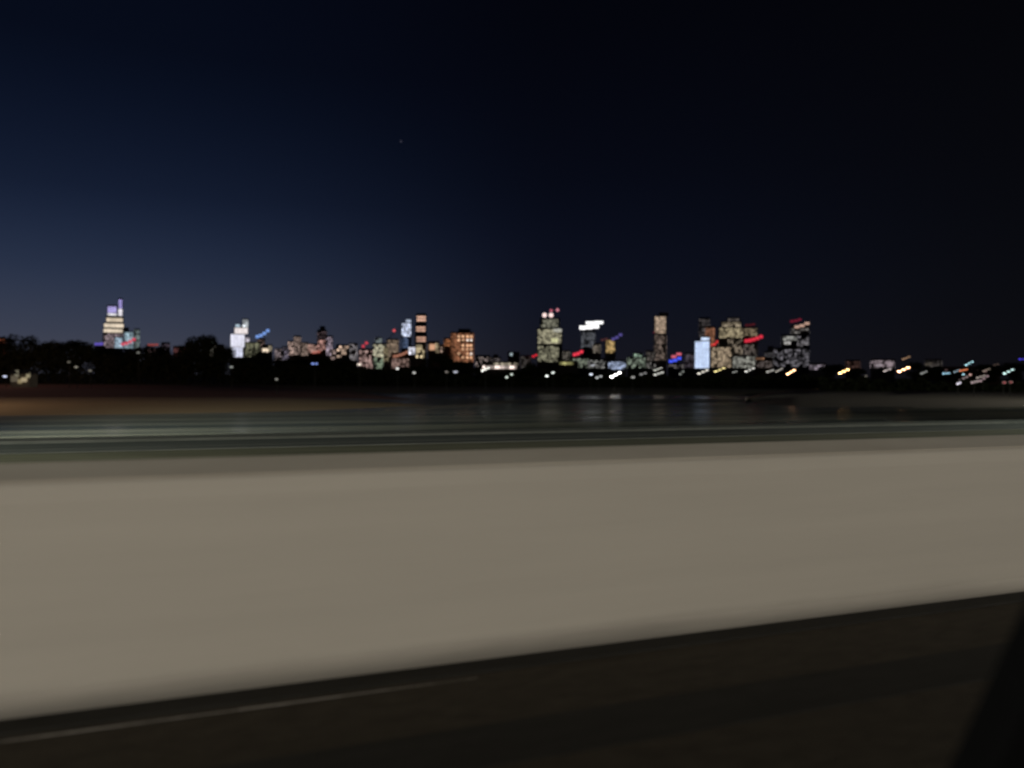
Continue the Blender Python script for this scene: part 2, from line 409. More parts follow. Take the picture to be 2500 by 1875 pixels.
tag(mb.build('undergrowth', M_leaf), 'black undergrowth in a low belt along the far shore', 'undergrowth', kind='stuff')

# ------------------------------------------------------------ skyline
def building(name, label, cat, D, wall, boxes, wins, extras=(), group='buildings of the skyline', rot=None, zg=ZF):
    """boxes (x0,x1,ytop,ybot) and windows in photo pixels at distance D; turned into metres"""
    xs0 = min(b_[0] for b_ in boxes); xs1 = max(b_[1] for b_ in boxes); xc = (xs0+xs1)/2
    k = D/FP
    X = lambda px: (px-xc)*k
    Z = lambda py: CAM.z + (hor(xc)-py)*k - zg
    e = empty(name, G(xc, D, zg), -YAW - math.atan((xc-1250)/FP) - math.radians(random.uniform(-3, 3) if rot is None else rot))
    tag(e, label, cat, group)
    deps = []
    mb = MB()
    for i, bx in enumerate(boxes):
        x0, x1, yt, yb = bx[:4]
        dep = (bx[4] if len(bx) > 4 else min(max((x1-x0)*.85, 10), 60))*k
        deps.append(dep)
        z0 = -1.5 if yb is None else Z(yb)
        mb.box(X(x0), X(x1), -dep/2, dep/2, z0, Z(yt), 0)
        mb.box(X(x0)-.0, X(x1)+.0, -dep/2-.35, -dep/2, Z(yt)-1.2, Z(yt)+1.0, 0)   # parapet rim
    mb.build('wall', M_wallmats[wall], e)
    for w in wins:
        bi, x0, x1, y0, y1, nc, nr, rgb, prob, gx, gy, mode = w
        dep = deps[bi]
        if mode in ('stuff', 'band') and prob < 1 and nr > 2: nc = int(nc*1.5+.5); nr = int(nr*1.4+.5)
        fillf = gx*gy*prob
        base = min(1/fillf, 3.0)
        mats = [emit(rgb, base*q) for q in (.4, .9, 1.9)] if prob < 1 else [emit(rgb, base*q) for q in (.88, 1.0, 1.12)]
        cw = (X(x1)-X(x0))/nc; ch = (Z(y0)-Z(y1))/nr
        rows = []
        for r in range(nr):
            cells = []
            for c in range(nc):
                if random.random() > prob: continue
                cx = X(x0)+cw*(c+.5); cz = Z(y1)+ch*(r+.5)
                cells.append((cx-cw*gx/2, cx+cw*gx/2, cz-ch*gy/2, cz+ch*gy/2, random.choice((0,1,1,2))))
            rows.append(cells)
        yf = -dep/2
        def add(m_, c_): m_.box(c_[0], c_[1], yf-.5, yf-.02, c_[2], c_[3], c_[4])
        sx0, sx1 = X(boxes[bi][0]), X(boxes[bi][1])
        if mode == 'each':
            for cells in rows:
                for c_ in cells:
                    m_ = MB(); m_.box(c_[0], c_[1], yf-.5, yf-.02, c_[2], c_[3]); m_.build('window', mats[c_[4]], e)
        elif mode == 'band':
            for cells in rows:
                if not cells: continue
                if len(cells) <= 3:
                    for c_ in cells:
                        m_ = MB(); m_.box(c_[0], c_[1], yf-.5, yf-.02, c_[2], c_[3]); m_.build('window', mats[c_[4]], e)
                    continue
                runs = [[cells[0]]]                 # lit windows side by side read as one band; a dark bay ends it
                for p_, c_ in zip(cells, cells[1:]):
                    if c_[0] - p_[1] > cw*.6: runs.append([])
                    runs[-1].append(c_)
                for run in runs:
                    m_ = MB()
                    for c_ in run: add(m_, c_)
                    m_.build('window_band', mats, e)
        elif mode == 'panel':
            if sum(len(q) for q in rows) <= 3: 
                for cells in rows:
                    for c_ in cells:
                        m_ = MB(); m_.box(c_[0], c_[1], yf-.5, yf-.02, c_[2], c_[3]); m_.build('lit_panel', mats[c_[4]], e)
                continue
            m_ = MB()
            for cells in rows:
                for c_ in cells: add(m_, c_)
            m_.build('lit_panel', mats, e)
        else:
            m_ = MB()
            for cells in rows:
                for c_ in cells: add(m_, c_)
            # the same floors on both flanks
            nd = max(2, int(nc*.7)); dw = dep/nd
            for r in range(nr):
                for c in range(nd):
                    if random.random() > prob: continue
                    cy = -dep/2+dw*(c+.5); cz = Z(y1)+ch*(r+.5); mi = random.choice((0,1,1,2))
                    m_.box(sx0-.5, sx0-.02, cy-dw*gx/2, cy+dw*gx/2, cz-ch*gy/2, cz+ch*gy/2, mi)
                    m_.box(sx1+.02, sx1+.5, cy-dw*gx/2, cy+dw*gx/2, cz-ch*gy/2, cz+ch*gy/2, mi)
            m_.build('windows', mats, e, kind='stuff')
    for ex in extras:
        kind, x0, x1, y0, y1, rgb, st = ex[:7]
        if kind == 'sign':          # a lit sign made of stepped boxes, on a frame in front of the roof line
            n = ex[7] if len(ex) > 7 else 1; rise = ex[8] if len(ex) > 8 else 0
            m_ = MB(); d0 = max(deps)/2+1.5
            for i in range(n):
                a = x0+(x1-x0)*i/n; b_ = x0+(x1-x0)*(i+1)/n - .6
                up = rise*(i/(max(n-1,1)))**1.5
                m_.box(X(a), X(b_), -d0-1.2, -d0, Z(y1-up-.12*(y1-y0)), Z(y0-up+.12*(y1-y0)))
            s_ = m_.build('sign', emit(rgb, st*(.8 if min(rgb) < 200 else 1)), e)
            m_ = MB(); m_.box(X(x0)+.3, X(x1)-.3, -d0+.05, -d0+1.4, Z(y1)-.5, Z(y1)+.5); m_.build('sign_frame', M_steel, s_)
        elif kind == 'beacon':
            m_ = MB(); r = (x1-x0)/2*k; m_.ball((X((x0+x1)/2), -2, Z((y0+y1)/2)), r)
            o = m_.build('beacon', emit(rgb, st), e, smooth=True)
            m_ = MB(); m_.tube((X((x0+x1)/2), -2, Z(y1)-r*1.4), (X((x0+x1)/2), -2, Z(y1)), .6, .4, 6); m_.build('beacon_post', M_steel, o)
        elif kind == 'mast':
            m_ = MB(); m_.tube((X(x0), 0, Z(y1)), (X(x1), 0, Z(y0)), 1.6, .6, 6); m_.build('mast', M_steel, e)
    return e

st, bd, pn, ea = 'stuff', 'band', 'panel', 'each'
VIO=(168,158,216); WHT=(236,234,238); TAN=(216,200,178); GRYW=(150,150,150)
T='tower'
B=[
# left group
('stepped_tower','tall stepped tower with white shaft and violet spire above the left trees',T,3600,'beige',
 [(254,296,814,None),(256,299,790,814),(261,298,772,790),(263,284,746,772,18),(287,296,728,772,9)],
 [(0,257,293,803+12,850,6,5,(95,84,88),.8,.8,.7,st),(1,256,297,804,813,5,1,TAN,1,.97,.9,pn),(1,257,299,791,801,5,1,TAN,1,.97,.9,pn),  # lit panels glow in place of floodlighting on shaft and crown
  (2,262,297,777,787,5,1,(205,188,165),1,.95,.9,pn),(3,264,283.5,766,776,3,1,WHT,1,.96,.98,pn),(3,264,283,749,765,3,3,VIO,1,.9,.92,pn),
  (4,287,295.5,754,771,2,2,(225,220,228),1,.95,.95,pn),(4,287.5,295,731,753,2,3,(150,140,200),1,.9,.9,pn)],
 [('mast',290,290,726,733,0,0)]),
('apartment_block','small block with a violet roof light left of the violet-spired tower','block',2600,'dark',
 [(232,252,845,None)],[(0,233,251,850,870,4,4,(60,55,75),.5,.6,.5,st)],[('sign',232,251,837,844,(120,100,225),.9,3,1)]),
('glass_block','pale blue stepped glass block with a slanting red sign, right of the violet-spired tower','block',3000,'blue',
 [(281,301,823,None,12),(302,323,809,None,14),(302,313,800,809,8)],
 [(0,282,300,825,850,4,5,(140,160,175),.95,.9,.8,bd),(1,303,322,811,850,4,8,(125,145,155),.95,.85,.8,bd)],
 [('sign',296,328,836,845,(235,70,95),1.0,4,12)]),
('apartment_block','dim slender block with a pale top just right of the red slanting sign','block',3200,'grey',
 [(327,340,803,None)],[(0,328,339,806,850,3,9,(85,95,95),.6,.7,.6,st)]),
('apartment_block','low dark block with a red roof light between the peaked tree and the violet-spired tower','block',2700,'dark',
 [(356,392,849,None),(392,412,836,None)],[(0,358,390,852,872,6,4,(70,55,55),.5,.6,.5,st),(1,394,411,840,866,3,5,(58,50,58),.5,.6,.5,st)],
 [('sign',362,386,840,846,(190,85,75),.7,3,1)]),
('apartment_block','dark reddish block behind the rising trees left of the peaked tree','block',2700,'brown',
 [(425,470,846,None)],[(0,427,468,850,872,7,4,(90,55,55),.5,.6,.5,st)]),
('apartment_block','low block with a white strip of light just right of the peaked tree','block',2500,'grey',
 [(494,528,834,None),(528,546,842,None)],[(0,497,519,836,841,4,1,(120,130,130),.9,.9,.8,pn),(0,510,527,844,872,4,4,(75,72,65),.6,.6,.6,st),(1,530,545,846,872,3,4,(95,85,78),.6,.6,.6,st)]),
('spired_tower','brilliant white tower with two pale pinnacles standing over the trees',T,3200,'beige',
 [(563,596,816,None,22),(596,608,822,None,14),(572,603,800,816,18),(575,586,791,800,9),(590,605,778,800,10)],
 [(0,564,596,817,848,4,6,(222,222,238),1,.93,.9,pn),(0,567,592,849,872,3,4,(205,208,228),1,.9,.9,pn),(1,596,607,824,856,2,5,(150,145,155),.9,.85,.85,bd),
  (2,573,603,801,815,4,2,(232,222,222),1,.95,.93,pn),(3,575,585,792,799,2,1,(170,190,205),1,.9,.9,pn),(4,591,604,780,799,2,3,(185,190,195),.95,.9,.85,pn)]),
('apartment_block','squat greenish-grey block right of the white tower','block',2300,'grey',
 [(598,632,836,None)],[(0,600,630,838,872,6,5,(82,82,66),.75,.75,.7,st)]),
('office_tower','dark slim tower topped by a light blue sign',T,2900,'dark',
 [(628,646,826,None)],[(0,629,645,830,858,3,6,(66,54,50),.6,.65,.6,st)],[('sign',624,656,818,827,(130,170,245),1.15,4,15)]),
('apartment_block','low block with a bright warm corner window below the light blue sign','block',2300,'beige',
 [(640,664,842,None)],[(0,641,655,850,861,2,1,(225,205,180),1,.95,.8,ea),(0,655,663,838+6,858,2,3,(140,130,110),.9,.8,.7,ea)]),
('apartment_block','grey-pink block of uneven roofs midway between the blue sign and the brown blocks','block',2500,'grey',
 [(671,688,851,None),(688,704,846,None)],[(0,672,687,853,880,3,5,(98,88,90),.7,.75,.7,st),(1,689,703,849,880,3,6,(75,70,80),.6,.7,.6,st)]),
('apartment_block','brownish block with a stepped pale roof left of the dark capped tower','block',2600,'beige',
 [(703,718,833,None),(717,734,820,None),(734,752,836,None)],
 [(0,704,717,835,868,3,5,(120,102,95),.7,.8,.7,bd),(1,718,733,823,866,3,7,(98,84,78),.65,.75,.7,st),(2,736,751,838,868,3,5,(105,90,82),.7,.75,.7,st)]),
('apartment_block','rose-lit block with a salmon strip over the treetops','block',2450,'brown',
 [(752,774,840,None),(774,794,828,None)],
 [(0,753,773,842,862,4,4,(125,98,90),.75,.8,.75,st),(1,775,793,831,856,3,5,(140,105,98),.75,.8,.75,bd)],[('sign',762,782,858,864,(215,125,110),.85,2,2)]),
('office_tower','dark tower with a black cap above the rose-lit block',T,3300,'dark',
 [(774,797,806,None),(780,793,797,806)],[(0,775,796,810,842,4,7,(52,42,44),.6,.6,.6,st)]),
('apartment_block','narrow pale pink block right of the dark capped tower','block',2600,'grey',
 [(796,812,820,None)],[(0,797,811,823,868,3,8,(120,108,118),.7,.75,.75,bd)]),
# centre-left cluster
('apartment_block','low block with warm and white windows left of the red-beacon block','block',2400,'grey',
 [(820,852,842,None)],[(0,822,850,844,874,5,4,(135,115,100),.6,.75,.7,ea)]),
('apartment_block','greyish low block between the warm windows and the red beacon','block',2600,'grey',
 [(852,872,838,None)],[(0,853,871,840,880,4,6,(92,88,90),.65,.7,.7,st)]),
('apartment_block','dark brown block carrying a red beacon, low in the centre-left cluster','block',2500,'brown',
 [(876,910,852,None)],[(0,878,908,856,900,6,6,(110,90,86),.65,.75,.7,st)],[('sign',883,898,842,850,(225,70,85),1,2,8)]),
('office_tower','pale green tower left of the tan tower, bright at its middle',T,2900,'grey',
 [(910,942,838,None),(916,932,824,838)],[(0,911,941,842,872,5,6,(150,146,125),.85,.85,.8,bd),(1,917,931,826,837,3,2,(100,108,108),.8,.8,.8,st),(0,912,936,874,900,4,4,(85,95,80),.7,.8,.7,st)]),
('office_tower','tan tower under a slanting crane jib with a red light',T,2900,'beige',
 [(944,972,828,None)],[(0,945,971,831,872,5,8,(102,88,75),.8,.8,.8,st)],
 [('mast',948,976,796,828,0,0),('beacon',958,965,803,811,(230,90,95),1.0)]),
('office_tower','slim tower glowing blue-white at the top and dim blue below',T,3400,'blue',
 [(979,1003,788,None,20),(989,1003,779,788,12)],
 [(0,980,1002,790,822,4,6,(178,186,208),.97,.9,.85,bd),(1,990,1002,780,788,2,1,(165,175,195),1,.9,.8,pn),(0,981,996,824,850,3,5,(60,72,95),.9,.85,.8,st)]),
('office_tower','dark tower with three orange-lit crowns one above the other',T,3400,'beige',
 [(1013,1041,814,None,26),(1014,1040,790,814,22),(1016,1040,766,790,18)],
 [(0,1017,1039,822,836,3,2,(165,128,110),1,.9,.6,ea),(1,1016,1038,797,811,3,2,(172,135,116),1,.9,.6,ea),(2,1017,1039,771,786,3,2,(190,150,130),1,.9,.6,ea),(0,1016,1040,840,860,5,3,(95,85,80),.6,.7,.6,st)]),
('apartment_block','bright low block of white and cream windows at the foot of the three-crowned tower','block',2300,'beige',
 [(996,1014,846,None),(1014,1036,838,None)],[(0,997,1013,848,866,3,3,(205,205,218),.9,.85,.8,ea),(1,1015,1035,842,874,4,5,(165,150,118),.75,.8,.8,ea)]),
('apartment_block','low block with a long salmon strip of light under the blue-white tower','block',2200,'brown',
 [(956,998,862,None)],[(0,958,996,876,900,7,4,(98,80,74),.6,.75,.7,st)],[('sign',960,996,867,874,(205,140,115),.85,5,10)]),
('apartment_block','tan block with one large orange window left of the brown block','block',2400,'beige',
 [(1044,1072,834,None),(1072,1090,842,None)],[(0,1047,1062,840,856,1,1,(190,145,115),1,.9,.9,ea),(0,1062,1071,838,862,2,4,(110,98,78),.8,.8,.8,ea),(1,1073,1089,845,862,2,2,(140,118,105),.8,.5,.5,ea)]),
('brown_apartment_block','big orange-brown apartment block with a grid of bright windows','block',2300,'brown',
 [(1100,1156,812,None,34),(1118,1148,804,812,18),(1084,1100,826,None,24)],
 [(0,1102,1155,815,884,11,14,(104,68,48),.72,.8,.8,st),(2,1085,1099,829,846,3,3,(125,80,52),.9,.8,.75,st)],
 []),
('apartment_block','small low block with scattered lights right of the brown block','block',2300,'grey',
 [(1160,1196,868,None)],[(0,1162,1194,872,896,7,4,(95,85,82),.55,.7,.7,st)]),
('terrace_building','long low pinkish terrace of lights left of the grey-green tower','building',1500,'beige',
 [(1178,1262,884,None)],[(0,1180,1262,893,901,14,1,(205,188,180),.9,.85,.9,pn),(0,1200,1260,886,892,10,1,(115,108,95),.8,.8,.8,st)]),
('apartment_block','dark block with a white window and a red light above the pinkish terrace','block',2500,'dark',
 [(1240,1268,860,None)],[(0,1245,1252,862,869,1,1,(150,165,170),1,.9,.9,ea)],[('beacon',1254,1262,860,870,(120,35,45),.9)]),
# centre
('office_tower','massive grey-green tower with two white lamps tipped red on its roof',T,2700,'grey',
 [(1312,1372,803,None,48),(1318,1366,778,803,40)],
 [(0,1314,1370,806,840,9,6,(118,114,95),.88,.93,.82,bd),(0,1314,1364,846,884,8,7,(98,96,80),.8,.93,.8,bd),(1,1321,1362,781,801,8,4,(95,94,82),.8,.92,.8,bd),
  (0,1350,1371,800+4,812,3,1,(175,175,168),1,.95,.85,ea),(0,1346,1362,826,838,2,1,(185,185,140),.9,.9,.8,ea)],
 [('beacon',1323,1334,764,775,(255,225,220),1.2),('beacon',1339,1350,764,775,(255,225,220),1.2),('beacon',1341,1348,755,762,(215,110,130),.8),('beacon',1356,1364,753,761,(225,140,155),.8),
  ('sign',1300,1313,868,874,(235,45,60),1.1,2,3)]),
('office_tower','grey tower crowned by a blazing white slab of light',T,2900,'dark',
 [(1419,1452,806,None,30)],[(0,1420,1451,812,850,6,8,(62,64,68),.7,.75,.7,st)],
 [('sign',1415,1462,795,807,(255,255,255),1.6,3,3),('sign',1430,1472,785,794,(255,255,255),1.5,2,1)]),
('apartment_block','low dark block carrying a vivid red sign below the white-crowned tower','block',2300,'dark',
 [(1392,1442,872,None)],[(0,1396,1440,876,898,8,4,(92,98,86),.6,.7,.7,st)],[('sign',1399,1424,862,871,(255,65,85),1.2,3,7)]),
('office_tower','yellow-lit tower with a violet glow at its roof corner',T,2900,'beige',
 [(1477,1502,830,None)],[(0,1479,1500,832,862,4,6,(148,124,82),.9,.85,.85,bd)],[('sign',1492,1518,824,832,(105,95,175),.8,3,10),('sign',1466,1484,828,833,(105,62,62),.7,2,2)]),
('apartment_block','small brownish block between the white-crowned and the yellow towers','block',2600,'grey',
 [(1448,1466,838,None)],[(0,1449,1465,842,862,3,4,(82,76,68),.7,.7,.7,st)]),
('market_hall','long low hall with yellowish windows at the foot of the grey-green tower','building',1700,'beige',
 [(1362,1412,882,None)],[(0,1366,1400,884,891,8,1,(125,122,80),.9,.9,.85,pn)]),
('glass_block','blue-grey glass block behind the brightest white floodlight','block',1500,'blue',
 [(1484,1528,880,None)],[(0,1486,1527,884,902,7,4,(118,128,150),.8,.85,.8,bd)]),
('apartment_block','dim grey block left of the blue-grey glass block','block',1700,'grey',
 [(1436,1476,876,None)],[(0,1438,1474,880,899,7,4,(92,92,90),.6,.7,.7,st)]),
('apartment_block','dim grey-green block right of the blue-grey glass block','block',1700,'grey',
 [(1532,1576,872,None),(1576,1600,884,None)],[(0,1534,1574,874,899,7,4,(80,88,78),.55,.7,.7,st),(1,1578,1599,886,899,4,3,(72,70,68),.6,.7,.7,st)]),
('office_tower','tall slender tower, tan-lit upper half and dark lower half with a red corner light',T,3100,'beige',
 [(1597,1626,772,None,26),(1608,1630,764,772,16)],
 [(0,1599,1625,774,814,4,10,(140,122,105),.95,.82,.9,bd),(0,1599,1622,818,880,4,10,(78,68,62),.65,.75,.6,st)],[('beacon',1595,1602,808,815,(150,45,65),.9)]),
('apartment_block','dark block under a blue and red glowing sign','block',2400,'dark',
 [(1632,1672,888,None)],[(0,1634,1670,890,900,6,2,(70,66,66),.6,.7,.7,st)],
 [('sign',1634,1664,878,887,(75,95,255),1.2,3,7),('sign',1640,1664,867,875,(235,110,130),1.0,2,6)]),
('glass_tower','brilliant ice-blue slab tower lit from top to bottom',T,2500,'blue',
 [(1696,1732,832,None,30),(1710,1732,822,832,20)],
 [(0,1697,1731,834,899,4,13,(196,214,245),1,.96,.86,bd),(1,1711,1731,824,832,3,1,(205,220,245),1,.95,.85,pn)]),
('office_tower','dark square-topped tower rising behind the ice-blue slab',T,3200,'dark',
 [(1706,1732,776,None)],[(0,1707,1731,780,822,5,8,(62,58,58),.6,.75,.5,st)]),
('office_tower','brown brick tower between the ice-blue slab and the beige crowned tower',T,2900,'brown',
 [(1722,1744,798,None)],[(0,1723,1743,801,850,4,10,(105,70,52),.85,.8,.8,st)],[('sign',1735,1753,840,848,(240,60,60),1.1,3,9)]),
('crowned_tower','broad beige tower with a glowing domed crown, right of the ice-blue slab',T,2800,'beige',
 [(1754,1812,800,None,46),(1760,1808,786,800,38),(1774,1804,776,786,22)],
 [(0,1756,1810,802,826,9,5,(122,112,90),.9,.82,.88,bd),(1,1762,1806,788,799,7,2,(112,102,86),.9,.82,.85,bd),(2,1776,1802,778,785,4,1,(82,76,72),.9,.8,.8,pn),(0,1776,1810,830,880,6,8,(82,74,64),.6,.7,.7,st)]),
('apartment_block','wide warm-grey block at the foot of the ice-blue slab','block',2000,'beige',
 [(1736,1786,846,None)],[(0,1738,1784,849,897,8,8,(122,108,90),.8,.85,.85,bd)]),
('office_tower','dim tower carrying a wide red sign and a faint red beacon',T,2700,'grey',
 [(1814,1848,800,None)],[(0,1816,1846,803,822,5,4,(88,78,62),.75,.8,.75,st),(0,1816,1846,842,880,5,6,(62,56,52),.55,.7,.7,st)],
 [('sign',1817,1860,828,838,(235,55,75),1.1,5,10),('sign',1818,1842,792,798,(90,28,34),.8,3,2)]),
('apartment_block','dim grey block under the wide red sign','block',2000,'grey',
 [(1788,1842,868,None)],[(0,1790,1840,871,898,9,5,(98,98,92),.65,.75,.75,st)]),
('apartment_block','low block with a faint orange strip between the red-signed tower and the dark stepped tower','block',2100,'brown',
 [(1844,1884,872,None)],[(0,1846,1866,874,878,4,1,(110,80,60),.9,.9,.9,pn),(0,1846,1882,882,898,6,3,(60,54,52),.6,.7,.7,st)]),
('stepped_tower','dark stepped tower with a peach roof light, last tall one on the right',T,2600,'dark',
 [(1886,1972,850,None,50),(1908,1972,818,850,42),(1930,1972,796,818,30)],
 [(0,1890,1970,854,896,12,7,(66,64,68),.6,.75,.7,st),(1,1912,1944,822,832,4,2,(112,112,108),.95,.9,.85,bd),(1,1914,1930,834,842,2,1,(150,148,145),1,.85,.8,ea),(1,1944,1970,822,848,4,4,(64,62,64),.6,.75,.7,st),(2,1932,1970,802,816,6,2,(60,58,56),.6,.75,.7,st)],
 [('sign',1938,1972,796,804,(215,175,155),1.0,3,8),('sign',1928,1954,783,790,(125,32,52),.9,3,4)]),
('warehouse','lilac-lit low hall right of the orange shore lamp','building',1100,'grey',
 [(1976,2016,888,None)],[(0,1978,2014,891,903,6,2,(98,90,98),.85,.85,.85,bd)]),
('apartment_block','small lilac-grey block left of the brighter orange floodlights','block',1500,'grey',
 [(2128,2180,878,None)],[(0,2130,2178,881,898,9,4,(98,88,92),.6,.7,.7,st)]),
('warehouse','long dim mauve shed below the cyan lamp cluster','building',700,'brown',
 [(2310,2430,898,None)],[(0,2314,2428,902,909,14,1,(70,56,56),.7,.7,.7,st)]),
('apartment_block','low dim block in the gap between the brown block and the pinkish terrace','block',2600,'grey',
 [(1196,1222,872,None),(1204,1216,866,872)],[(0,1198,1220,875,896,6,5,(78,72,72),.5,.6,.6,st)]),
('apartment_block','faint block right of the block with the white window, left of the grey-green tower','block',2700,'grey',
 [(1270,1296,868,None)],[(0,1272,1294,871,898,6,6,(62,58,56),.45,.6,.6,st)]),
('apartment_block','faint greyish block hugging the right side of the grey-green tower','block',2700,'grey',
 [(1372,1392,856,None)],[(0,1374,1390,859,884,5,6,(76,72,66),.5,.7,.6,st)]),
('apartment_block','faint block with a greenish window left of the slender tan-topped tower','block',2200,'dark',
 [(1546,1568,862,None)],[(0,1548,1566,864,872,3,2,(95,112,98),.8,.7,.7,st)]),
('apartment_block','dim grey block against the left side of the slender tan-topped tower','block',2500,'grey',
 [(1576,1598,856,None)],[(0,1578,1596,859,884,5,6,(74,70,66),.5,.65,.6,st)]),
('apartment_block','dim mauve block between the blue and red sign and the ice-blue slab','block',2300,'grey',
 [(1672,1695,862,None)],[(0,1674,1693,865,898,5,6,(66,60,68),.5,.65,.6,st)]),
('office_tower','dusky tower filling the gap between the beige crowned and red-signed towers',T,3000,'grey',
 [(1790,1816,814,None)],[(0,1792,1814,818,868,6,10,(68,60,54),.55,.65,.6,st)]),
('apartment_block','dim stepped block leaning on the left of the dark stepped tower','block',2500,'grey',
 [(1866,1888,858,None),(1874,1888,846,858)],[(0,1868,1886,861,898,5,7,(64,62,64),.5,.65,.6,st)]),
('apartment_block','faint brownish low block right of the lilac-lit hall','block',1500,'brown',
 [(2066,2098,880,None)],[(0,2068,2096,883,900,7,4,(58,42,38),.5,.6,.6,st)]),
('apartment_block','faint grey block behind the trees left of the highest cyan lamp','block',1500,'grey',
 [(2262,2296,878,None)],[(0,2264,2294,881,896,7,4,(60,56,54),.4,.6,.6,st)]),
('apartment_block','dim pinkish block between the small blue shore light and the warm-windowed block','block',2500,'grey',
 [(808,822,852,None)],[(0,809,821,855,878,3,5,(96,82,78),.6,.7,.7,st)]),
('apartment_block','dim tan block filling the gap left of the tan tower with the crane','block',2600,'beige',
 [(936,948,846,None)],[(0,937,947,849,884,3,7,(92,84,66),.6,.7,.7,st)]),
('apartment_block','orange-brown block cut by the left edge of the picture','block',1200,'brown',
 [(-30,9,824,None)],[(0,-28,8,828,870,5,6,(150,85,60),.9,.85,.85,st)]),
]
for row in B:
    nm, lab, cat, D, wall, boxes, wins = row[:7]
    building(nm, lab, cat, D, wall, boxes, wins, row[7] if len(row) > 7 else ())
# individually visible windows of the brown apartment block
bb = [o for o in bpy.data.objects if o.name == 'brown_apartment_block'][0]
kk = 2300/FP; rnd = random.Random(3)
for c, px in enumerate((1120, 1130, 1141, 1150)):
    for r, py in enumerate((822, 831, 844, 853, 864, 873)):
        if rnd.random() < .22: continue
        m_ = MB(); x = (px-1120)*kk; z = CAM.z + (hor(1120)-py)*kk - ZF; d = -34*kk/2
        m_.box(x-2.6, x+2.6, d-1.0, d-.55, z-2.6, z+2.6); m_.build('window', emit((225,178,140) if rnd.random()<.7 else (225,215,205), rnd.choice((1.3,1.7,2.0))), bb)

# little lit pavilion in the left trees (near, on the bank)
e = empty('pavilion', G(55, 236, ZF), -YAW); tag(e, 'little cream-lit pavilion with two gabled ends among the left trees', 'building')
k = 236/FP
m_ = MB(); m_.box(-24*k, 22*k, -1, 3, 0, 36*k); m_.build('wall', M_wallmats['beige'], e)
for (x0, x1, z0, z1, c_, s_) in ((-21,-6,38,52,(92,84,70),.9),(-12,-4,50,66,(120,114,96),.9),(16,24,48,60,(150,140,112),.9),(4,16,38,48,(165,150,120),1),(-4,4,34,44,(135,122,92),1)):
    m_ = MB(); m_.box(x0*k, x1*k, -1.5, -1.05, z0*k-2.6, z1*k-2.6); m_.build('window', emit(c_, s_), e)
m_ = MB()
for a, b2 in ((-26, -2), (2, 26)):
    v = [(a*k,-1.8,36*k),(b2*k,-1.8,36*k),((a+b2)/2*k,-1.8,48*k),(a*k,3.6,36*k),(b2*k,3.6,36*k),((a+b2)/2*k,3.6,48*k)]
    q = len(m_.v); m_.v += v
    for f_ in ((0,1,2),(5,4,3),(0,2,5,3),(2,1,4,5),(1,0,3,4)): m_.f.append(tuple(q+i for i in f_)); m_.m.append(0)
m_.build('roof', M_wallmats['dark'], e)

# ------------------------------------------------------------ lamps
def lamp(px, py, D, rgb, s, w_m, label, heads=1, rise=0, group='lamps on the far bank', zg=ZF, name='lamp_post'):
    zl = CAM.z + (hor(px)-py)/FP*D
    if zl < zg + 1: zl = zg+1
    e = empty(name, G(px, D, zg), -YAW); tag(e, label, 'lamp', group)
    h = zl-zg
    m_ = MB(); m_.tube((0,.5,-.3), (0,.5,h+.3), .12, .07, 8); m_.build('pole', M_darkpaint, e)
    wid = w_m/heads
    if heads > 1:  # arm and extra heads added, drawing the lamp out like a light trail
        m_ = MB(); m_.tube((-w_m/2,.45,h-.25), (w_m/2,.45,h-.25+rise), .08, .08, 6); m_.build('crossarm', M_steel, e)
    for i in range(heads):
        x = -w_m/2 + wid*(i+.5) if heads > 1 else 0
        up = rise*(i/max(heads-1,1))
        hm = MB(); hm.box(x-wid*.46, x+wid*.46, -.02, .35, h-.28+up, h+.30+up); hd = hm.build('housing', M_steel, e)
        lm = MB(); lm.ball((x, -.05, h+up), .5, wid*.42/.5, .35, .5, 10, 6); lm.build('lens', emit(rgb, (s*2.8 if s < 2 else s*5)*(1 if i == 0 else .75)), hd, smooth=True)
    return e
CW=(205,215,220); CY=(175,225,235); OR=(255,165,95); WH=(255,250,245)
